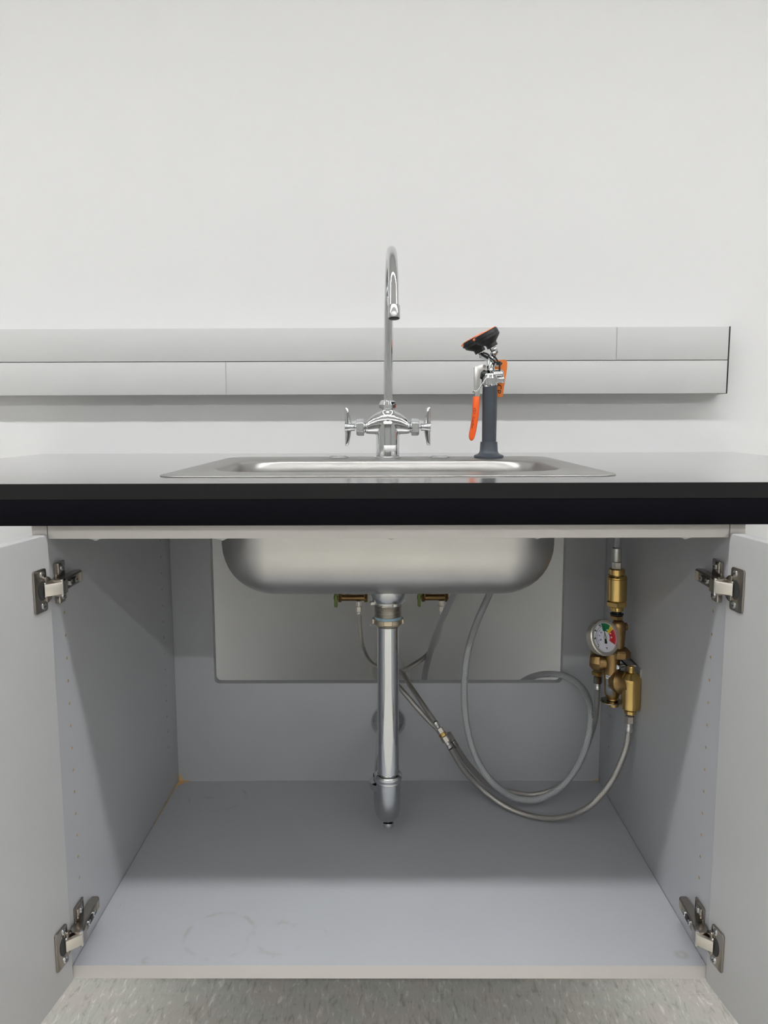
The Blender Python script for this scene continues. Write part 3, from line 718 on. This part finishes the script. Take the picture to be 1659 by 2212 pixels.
# J bend: down, round the bottom and back up behind
Rb = .040; zj = .1795+Rb+.0205; path = [Vector((0, DY, dz(1686))), Vector((0, DY, (dz(1686)+zj)/2+.004))]
for k in range(17):
    a = PI*k/16; path.append(Vector((-.008*(1-math.cos(a))/2, DY+Rb-Rb*math.cos(a), zj-Rb*math.sin(a))))
bz = P(808, 1692, DY+2*Rb).z; path.append(Vector((-.009, DY+2*Rb, bz)))
bm = BM(); tube(bm, path, .0208, 32); obj('trap_bend', bm, MT['chromed'], dr, smooth=60)
bm = BM(); lathe(bm, [(0, .010), (.006, .0095), (.0085, .0075), (.009, .0001)], (0, DY+Rb*.35, zj-Rb*.93-.0165), (0, -.25, -1), 24); obj('cleanout_plug', bm, MT['chrome'], dr)
bm = BM(); lathe(bm, [(-.008, .022), (-.005, .0262), (.006, .0262), (.009, .021)], (-.009, DY+2*Rb, bz), (0, 0, 1), 32); obj('trap_nut', bm, MT['chrome'], dr, smooth=50)
fz = P(838, 1558, YBK).z; bm = BM()
path = smoothpath([(-.009, DY+2*Rb, bz), (-.0085, DY+2*Rb, bz+.015), (-.007, DY+2*Rb+.012, fz-.010), (-.006, DY+2*Rb+.05, fz), (0, YBK+.05, fz)], 8)
tube(bm, path, .0186, 28); obj('trap_arm', bm, MT['chrome'], dr, smooth=60)
bm = BM(); lathe(bm, [(0, .0355), (.002, .0355), (.007, .0330), (.012, .0250), (.016, .0200)], (0, YBK-.0002, fz), (0, -1, 0), 40, cap=False); obj('wall_escutcheon', bm, MT['chrome'], dr, smooth=50)

# ------------------------------------------------------------------ supply stops
SY = 1.672
def stop(x0, x1, zc, xp, which):
    t = thing('supply_stop_valve', 'small brass supply stop valve with green lever on the wall, %s of the tailpiece' % which, 'stop valve', (xp, SY, zc-.02), 'brass stop valves on the wall')
    bm = BM(); lathe(bm, [(x0+.012-xp, .0072), (x1-.008-xp, .0072)], (xp, SY, zc), (1, 0, 0), 20)
    hexn(bm, x0+.008-xp, x0+.016-xp, .0105, (xp, SY, zc), (1, 0, 0)); hexn(bm, x1-.012-xp, x1-.004-xp, .0105, (xp, SY, zc), (1, 0, 0))
    obj('valve_barrel', bm, MT['bronze'], t, smooth=25)
    bm = BM(); lathe(bm, [(0, .0065), (.012, .0065)], (xp, SY, zc-.0195), (0, 0, 1), 16); hexn(bm, -.014, -.001, .0078, (xp, SY, zc-.0185), (0, 0, 1)); obj('outlet_nut', bm, MT['nickell'], t, smooth=25)
    bm = BM(); box(bm, (x0-.001, SY-.006, zc-.021), (x0+.006, SY+.004, zc+.009), .0015); lathe(bm, [(-.002, .005), (.010, .0045)], (x0, SY, zc), (1, 0, 0), 12); tag(obj('lever', bm, MT['handle'], t), 'green lever of the valve')
    bm = BM(); lathe(bm, [(0, .0068), (WY-SY, .0068)], ((x0+x1)/2-.01, SY, zc), (0, 1, 0), 20); obj('stub_pipe', bm, MT['bronze'], t)
    bm = BM(); lathe(bm, [(0, .013), (.002, .013), (.005, .010)], ((x0+x1)/2-.01, WY-.0003, zc), (0, -1, 0), 28); obj('escutcheon', bm, MT['chrome'], t)
s1 = P(775, 1291, SY); stop(P(723, 1290, SY).x, P(798, 1290, SY).x, s1.z, s1.x, 'left')
s2 = P(953, 1290, SY); stop(P(903, 1290, SY).x, P(972, 1290, SY).x, s2.z, s2.x, 'right')
bm = BM(); q = P(842, 1450, WY); lathe(bm, [(0, .050), (.002, .050), (.004, .047), (.004, .042), (.0015, .040), (.0015, .0001)], (q.x, WY-.0003, q.z), (0, -1, 0), 48)
tag(obj('pipe_cover_plate', bm, MT['pvc'], None, smooth=50), 'round white cover plate on the wall behind the tailpiece', 'cover plate')

# ------------------------------------------------------------------ hoses
def hose(name, label, cat, pts, r, m, group=None, seg=18):
    pts = [p if isinstance(p, Vector) else P(*p) for p in pts]
    t = thing(name, label, cat, pts[len(pts)//2], group)
    bm = BM(); path = smoothpath(pts, 14); tube(bm, path, r, seg); obj('braided_tube', bm, m, t, smooth=60)
    return t, path
def ferrule(t, p, d, r, l0, l1, nut=True, nl=.010, nm=None):
    d = Vector(d).normalized()
    bm = BM(); lathe(bm, [(-.001, r*1.02), (0, r*1.15), (l0*.35, r*1.2), (l0*.5, r*1.02), (l0*.6, r*.95), (l0, r*.95), (l0+.001, r*.8)], p, d, 20); obj('ferrule', bm, MT['zinc'], t, smooth=40)
    if nut:
        bm = BM(); hexn(bm, l0, l0+nl, r*1.55, p, d); obj('hex_nut', bm, nm or MT['nickell'], t, smooth=25)
rs = .0049
# from the left stop, behind the tailpiece, to the nearer coupling
K0 = P(940, 1560, 1.375); K1 = P(977, 1622, 1.365); kd = (K1-K0).normalized()
t, pa = hose('supply_hose', 'stainless braided supply hose from the left stop valve to the hex coupling', 'hose',
   [(776, 1327, SY), (777, 1350, 1.668), (783, 1395, 1.655), (800, 1430, 1.62), (835, 1447, 1.56), (866, 1452, 1.50), (888, 1484, 1.45), (918, 1528, 1.40), K0], rs, MT['braid1'], 'braided supply hoses')
ferrule(t, P(776, 1327, SY), (0, 0, 1), rs, .017, 0, False)
ferrule(t, K0, kd, rs, .012, 0, True, .011)
t, pa = hose('supply_hose', 'stainless braided supply hose from the right stop valve curving back behind the tailpiece', 'hose',
   [(954, 1327, SY), (953, 1345, 1.668), (946, 1378, 1.655), (925, 1412, 1.63), (893, 1436, 1.60), (866, 1450, 1.56), (846, 1458, 1.52), (842, 1466, 1.47), (862, 1484, 1.44), (900, 1528, 1.41), (938, 1568, 1.395), (969, 1592, 1.387)], rs, MT['braid1'], 'braided supply hoses')
ferrule(t, P(954, 1327, SY), (0, 0, 1), rs, .017, 0, False)
# coupling union
cp = thing('brass_coupling', 'brass hex union joining the two braided hoses beside the tailpiece', 'coupling', K0+kd*.024)
bm = BM(); hexn(bm, .0235, .0300, .0072, K0, kd); obj('union_hex', bm, MT['brass'], cp, smooth=25)
# lower hose to the right inlet of the mixing valve
HB = P(1358, 1580, 1.275); J = K0+kd*.056
t, pa = hose('mixing_valve_hose', 'long stainless braided hose sweeping low to the front inlet of the brass mixing valve', 'hose',
   [J, (1003, 1664, 1.378), (1045, 1708, 1.38), (1100, 1746, 1.36), (1160, 1765, 1.33), (1215, 1766, 1.30), (1270, 1744, 1.275), (1318, 1692, 1.272), (1345, 1637, 1.272), (1355, 1605, 1.273), HB], .0056, MT['braid1'], 'mixing valve hoses')
bm = BM(); b2p = K0+kd*.0305; hexn(bm, 0, .012, .0078, b2p, kd); obj('hex_nut', bm, MT['nickell'], t, smooth=25)
bm = BM(); lathe(bm, [(0, .0050), (.006, .0050), (.007, .0060), (.012, .0060), (.013, .0055)], K0+kd*.0425, kd, 18); obj('ferrule', bm, MT['zinc'], t)
ferrule(t, HB, (0, 0, 1), .0056, .016, 0, True, .013)
# upper hose behind it to the left inlet
HA = P(1291, 1488, 1.342)
t, pa = hose('mixing_valve_hose', 'long stainless braided hose behind the grey hose, rising to the rear valve inlet', 'hose',
   [(985, 1612, 1.385), (1015, 1655, 1.40), (1060, 1697, 1.41), (1110, 1712, 1.41), (1155, 1716, 1.41), (1205, 1700, 1.405), (1245, 1658, 1.40), (1272, 1600, 1.395), (1286, 1550, 1.37), HA], .0054, MT['braid1'], 'mixing valve hoses')
ferrule(t, HA, (0, 0, 1), .0054, .011, 0, True, .0135, MT['nickel'])
q = P(985, 1612, 1.385); d = (P(1010, 1650, 1.385)-q).normalized()
bm = BM(); lathe(bm, [(-.014, .0048), (-.013, .0062), (-.001, .0062), (.001, .0052)], q, d, 18); hexn(bm, -.03, -.014, .0075, q, d); obj('ferrule', bm, MT['nickel'], t, smooth=30)
# thick grey eyewash hose
t, pa = hose('eyewash_hose', 'thick grey braided hose looping from behind the sink out through the back cut-out', 'hose',
   [(1090, 1215, 1.44), (1058, 1282, 1.44), (1030, 1345, 1.43), (1010, 1410, 1.42), (1003, 1480, 1.41), (1006, 1550, 1.40), (1022, 1620, 1.385), (1055, 1680, 1.355), (1105, 1720, 1.355), (1155, 1728, 1.36), (1208, 1703, 1.36), (1250, 1650, 1.36), (1272, 1585, 1.365), (1275, 1530, 1.39), (1258, 1487, 1.435), (1225, 1462, 1.470), (1185, 1456, 1.502), (1150, 1462, 1.54), (1115, 1482, 1.59), (1060, 1530, 1.66), (990, 1545, 1.66), (935, 1515, 1.65), (917, 1473, 1.63), (925, 1425, 1.62), (950, 1350, 1.60), (981, 1282, 1.58), (1010, 1215, 1.56)], .0066, MT['braid2'], seg=22)

# ------------------------------------------------------------------ thermostatic mixing valve
def V(x, y, Y=1.30): return P(1220+x/4.81, 1140+y/4.81, Y)
mv = thing('mixing_valve', 'brass thermostatic mixing valve with a round dial gauge on the right cabinet side', 'mixing valve', V(500, 1850))
axv = (V(525, 500)-V(500, 1800)).normalized(); MPX = 1.30*1.03/1629.8/4.81   # metres per crop pixel
def vl(cx, cy0, prof, Y=1.30, seg=32, hexr=None, x1=None):
    """lathe standing on crop point (cx, cy0); profile heights in crop px upwards"""
    bm = BM(); o_ = V(cx, cy0, Y)
    lathe(bm, [(h*MPX*.985, r*MPX) for h, r in prof], o_, axv, seg, n_rot=(0 if seg > 8 else .3)); return bm
obj('centre_body', vl(492, 1770, [(0, 60), (20, 66), (60, 82), (230, 92), (290, 92), (330, 76), (400, 72), (470, 74), (500, 80)]), MT['bronze'], mv, smooth=45)
obj('union_hex', vl(565, 1345, [(0, 95), (8, 112), (70, 115), (90, 100), (105, 75)], seg=8), MT['bronze'], mv, smooth=20)
obj('upper_body', vl(552, 1250, [(0, 62), (40, 68), (150, 72), (230, 76), (270, 66), (292, 52), (300, 42)]), MT['bronze'], mv, smooth=45)
bm = BM(); lathe(bm, [(0, 40*MPX), (70*MPX, 40*MPX), (76*MPX, 30*MPX)], V(575, 1030), (1, .2, 0), 24); obj('side_plug', bm, MT['bronze'], mv, smooth=45)
obj('reducer_hex', vl(538, 950, [(0, 55), (5, 68), (40, 70), (46, 58)], seg=6), MT['bronze'], mv, smooth=20)
obj('seal_ring', vl(540, 905, [(0, 50), (5, 68), (16, 68), (18, 45), (42, 45)]), MT['rubber'], mv)
obj('base_plate', vl(478, 1808, [(0, 108), (6, 114), (14, 114), (18, 100)], seg=40), MT['nickel'], mv)
obj('bottom_ring', vl(498, 1782, [(0, 52), (0, 60), (30, 62), (34, 52)]), MT['brass'], mv)
obj('bottom_cap', vl(508, 1858, [(0, 38), (8, 52), (40, 56)]), MT['brass'], mv)
# rear inlet (left) with union collar
o_ = V(330, 1360, 1.335)
bm = BM(); lathe(bm, [(h*MPX, r*MPX) for h, r in [(-115, 45), (-100, 60), (40, 64), (110, 60), (140, 40)]], o_, (0, 0, 1), 28); obj('rear_inlet', bm, MT['bronze'], mv, smooth=45)
bm = BM(); lathe(bm, [(-.026, .011), (-.021, .0145), (-.013, .0165), (-.008, .0165)], V(420, 1400, 1.31), (1, -.45, 0), 8); lathe(bm, [(-.008, .0165), (0, .0135), (.02, .0120)], V(420, 1400, 1.31), (1, -.45, 0), 28); obj('inlet_union', bm, MT['bronze'], mv, smooth=25)
bm = BM(); hexn(bm, 0, .0075, .0108, V(341, 1530, 1.34), (0, 0, 1)); obj('inlet_hex', bm, MT['brass'], mv, smooth=25)
# front inlet cylinder (right)
YI = 1.268
def V2(x, y): return V(x, y, YI)
M2 = MPX*YI/1.30; o2 = V2(683, 1875)
bm = BM(); lathe(bm, [(h*M2, r*M2) for h, r in [(0, 92), (6, 97), (290, 101), (300, 104), (330, 104), (385, 62), (392, 32)]], o2, axv, 36); obj('front_inlet', bm, MT['brass'], mv, smooth=30)
bm = BM(); lathe(bm, [(h*M2, r*M2) for h, r in [(385, 36), (440, 34), (455, 28), (458, 10)]], o2, axv, 24); obj('check_stem', bm, MT['brass'], mv, smooth=40)
bm = BM(); lathe(bm, [(h*M2, r*M2) for h, r in [(-60, 34), (-56, 62), (-22, 66), (-10, 50), (0, 60)]], o2, axv, 8); obj('inlet_hex', bm, MT['brass'], mv, smooth=25)
bm = BM(); ca = V(545, 1600, 1.288); cb = V(690, 1620, 1.262); dd = (cb-ca).normalized()
lathe(bm, [(-.006, .017), (.006, .0205), (.010, .0205)], ca, dd, 8, n_rot=.4); lathe(bm, [(.010, .0205), (.015, .0175), (.019, .0160), (.030, .0145)], ca, dd, 32); obj('inlet_union', bm, MT['bronze'], mv, smooth=25)
# wall bracket
bm = BM(); a_ = V(612, 1400, 1.30); zt_, zl_ = a_.z, V(612, 1520, 1.30).z
box(bm, (a_.x, 1.285, zt_-.0022), (XI-.0002, 1.32, zt_)); box(bm, (XI-.0025, 1.262, zl_-.02), (XI-.0002, 1.34, zt_+.0)); box(bm, (a_.x, 1.285, zl_), (a_.x+.002, 1.32, zt_))
obj('bracket', bm, MT['zinc'], mv)
bm = BM(); lathe(bm, [(0, .0040), (.012, .0040), (.013, .0062), (.018, .0060), (.019, .004)], V(600, 1430, 1.30), (-.8, -.6, 0), 16); obj('bracket_screw', bm, MT['screw'], mv)
bm = BM(); c0 = V(493, 1700, 1.30); rad = 93.5*MPX
ang = [math.radians(-90-62+52*k/8) for k in range(9)]; a, u, v = axv, Vector((1, 0, 0)), Vector((0, 1, 0))
lo_, hi_ = c0+axv*(-15*MPX), c0+axv*(200*MPX)
A = [bm.verts.new(lo_+u*rad*.98*math.cos(t)+v*rad*.98*math.sin(t)) for t in ang]; Bq = [bm.verts.new(hi_+u*rad*math.cos(t)+v*rad*math.sin(t)) for t in ang]
for k in range(8): bm.faces.new((A[k], A[k+1], Bq[k+1], Bq[k]))
o = obj('label_sticker', bm, MT['foil'], mv); tag(o, 'grey printed sticker on the valve body'); md = o.modifiers.new('t', 'SOLIDIFY'); md.thickness = .0006; md.offset = 1
def onlabel(bm, t0, t1, h0, h1, mi=0):
    A = [bm.verts.new(c0+axv*(h0*MPX)+(u*math.cos(t)+v*math.sin(t))*(rad+.0007)) for t in (t0, (t0+t1)/2, t1)]
    B = [bm.verts.new(c0+axv*(h1*MPX)+(u*math.cos(t)+v*math.sin(t))*(rad+.0007)) for t in (t0, (t0+t1)/2, t1)]
    for k in range(2): f = bm.faces.new((A[k], A[k+1], B[k+1], B[k])); f.material_index = mi
bm = BM(); R_ = math.radians
onlabel(bm, R_(-150), R_(-103), 158, 195); obj('label_header', bm, MT['white'], o, smooth=60)
bm = BM()
for k in range(9): onlabel(bm, R_(-146+k*4), R_(-144.2+k*4), 172, 190)
for k in range(3): onlabel(bm, R_(-138+k*2), R_(-112-k*3), 92-k*14, 96-k*14)
for k in range(10):
    a0, a1 = 2*PI*k/10, 2*PI*(k+1)/10
    onlabel(bm, R_(-125+9*math.cos(a0)), R_(-125+9*math.cos(a0)+2.5), 125+16*math.sin(a0), 131+16*math.sin(a0))
onlabel(bm, R_(-131), R_(-119), 124, 128)
for v_ in bm.verts: v_.co += Vector((0, -.0002, 0))
obj('label_print', bm, MT['ink'], o, smooth=60)
# gauge
gc = P(1306, 1377, 1.235); gn = Vector((.42, -.84, .31)).normalized()
gu = Vector((0, 0, 1)).cross(gn).normalized(); gu = -gu if gu.x < 0 else gu; gv = gn.cross(gu).normalized(); gv = -gv if gv.z < 0 else gv
GR = .0298
bm = BM(); lathe(bm, [(-.014, .0001), (-.014, GR*.90), (-.012, GR*.97), (-.004, GR*.97), (-.003, GR*1.03), (.0015, GR*1.03), (.003, GR*.98), (.003, GR*.85), (.0012, GR*.835), (.0, GR*.83)], gc, gn, 56, cap=False)
ga = obj('temperature_gauge', bm, MT['nickell'], mv, smooth=40)
bm = BM(); lathe(bm, [(-.0135, .005), (-.032, .005)], gc, gn, 16); lathe(bm, [(-.014, .009), (-.024, .009)], gc, gn, 6); obj('gauge_stem', bm, MT['bronze'], mv, smooth=30)
bm = BM(); lathe(bm, [(-.0006, GR*.84), (.0, GR*.84)], gc, gn, 48); obj('dial_face', bm, MT['dial'], ga)
def gp_(r, deg, h=.0003):   # deg clockwise from top
    a = math.radians(deg); return gc+gu*(r*GR*math.sin(a))+gv*(r*GR*math.cos(a))+gn*h
def sector(bm, r0, r1, d0, d1, h=.0003, th=.0002):
    n = max(2, int(abs(d1-d0)/6)); 
    for k in range(n):
        a, b = d0+(d1-d0)*k/n, d0+(d1-d0)*(k+1)/n
        prism(bm, [gp_(r0, a, h), gp_(r1, a, h), gp_(r1, b, h), gp_(r0, b, h)], gn*th)
for d0, d1, mm, nm in ((-6, 42, 'green', 'green_zone'), (42, 62, 'yellow', 'yellow_zone'), (62, 128, 'red', 'red_zone')):
    bm = BM(); sector(bm, .36, .80, d0, d1); obj(nm, bm, MT[mm], ga, smooth=0)
bm = BM(); sector(bm, .62, .635, -130, -6, .0004); sector(bm, .60, .612, -6, 128, .0006)
for d in (-120, -85, -50, -14): sector(bm, .60, .68, d-1, d+1, .0005)
obj('dial_scale', bm, MT['ink'], ga, smooth=0)
bm = BM(); sector(bm, .52, .53, -130, -6, .0004)
for d in (-105, -68, -35): sector(bm, .45, .54, d-1, d+1, .0005)
obj('inner_dial_scale', bm, MT['blue'], ga, smooth=0)
for s_, r, d, sz in (('0', .72, -128, .10), ('20', .73, -88, .12), ('40', .73, -52, .12), ('60', .73, -16, .12), ('°F', .62, 180, .13)):
    text('dial_numeral', s_, sz*GR*1.2, gp_(r, d, .0006), gu, gv, MT['ink'], ga)
for s_, r, d in (('-10', .36, -105), ('5', .38, -68), ('10', .36, -35)):
    text('dial_numeral', s_, .11*GR*1.2, gp_(r, d, .0006), gu, gv, MT['blue'], ga)
for s_, r, d in (('30', .45, 34), ('40', .46, 70), ('50', .46, 98)):
    text('dial_numeral', s_, .10*GR*1.2, gp_(r, d, .0009), gu, gv, MT['white'], ga)
bm = BM(); na = 4
prism(bm, [gp_(.74, na, .0016), gp_(.10, na+90, .0016)*.3+gp_(.05, na, .0016)*.7, gp_(.03, na+180, .0016), gp_(.10, na-90, .0016)*.3+gp_(.05, na, .0016)*.7], gn*.0004)
prism(bm, [gp_(.05, na+90, .0016), gp_(.34, na+165, .0016), gp_(.36, na+180, .0016), gp_(.34, na+195, .0016), gp_(.05, na-90, .0016)], gn*.0004)
obj('needle', bm, MT['ink'], ga, smooth=0)
bm = BM(); lathe(bm, [(.0008, .0028), (.0026, .0026), (.0030, .0015), (.0030, .0001)], gc, gn, 20); obj('needle_hub', bm, MT['zinc'], ga)
# check valve cylinder above
cvt = thing('check_valve', 'cylindrical polished brass check valve standing on top of the mixing valve', 'check valve', V(540, 860))
def vv(cx, cy0, prof, m, name, seg=32, sm=30):
    bm = BM(); lathe(bm, [(h*MPX, r*MPX) for h, r in prof], V(cx, cy0), axv, seg, n_rot=.25 if seg < 10 else 0); return obj(name, bm, m, cvt, smooth=sm)
vv(539, 862, [(0, 60), (4, 68), (45, 69)], MT['brass'], 'lower_collar')
vv(538, 818, [(0, 90), (10, 108), (55, 110), (68, 98)], MT['brass'], 'hex_flange', 6, 20)
vv(540, 752, [(0, 90), (4, 99), (225, 99), (228, 96), (232, 99), (244, 99), (250, 94), (262, 90)], MT['brass'], 'barrel')
vv(541, 505, [(0, 60), (10, 66), (28, 66), (30, 80), (75, 80), (80, 70)], MT['brass'], 'upper_collar')
t, pa = hose('outlet_hose', 'short grey braided hose rising from the brass check valve to the counter', 'hose',
   [V(545, 210), V(546, 120), V(543, 20), V(530, -90, 1.33), V(505, -180, 1.36)], 36*MPX, MT['braid2'])
bm = BM(); lathe(bm, [(h*MPX, r*MPX) for h, r in [(0, 48), (6, 52), (15, 50), (140, 48), (148, 40)]], V(537, 352), axv, 24); obj('ferrule', bm, MT['zinc'], t)
bm = BM(); lathe(bm, [(h*MPX, r*MPX) for h, r in [(-8, 30), (4, 50), (70, 52), (74, 44)]], V(540, 428), axv, 6); obj('hex_nut', bm, MT['nickell'], t, smooth=20)
print('objects', len(bpy.data.objects))
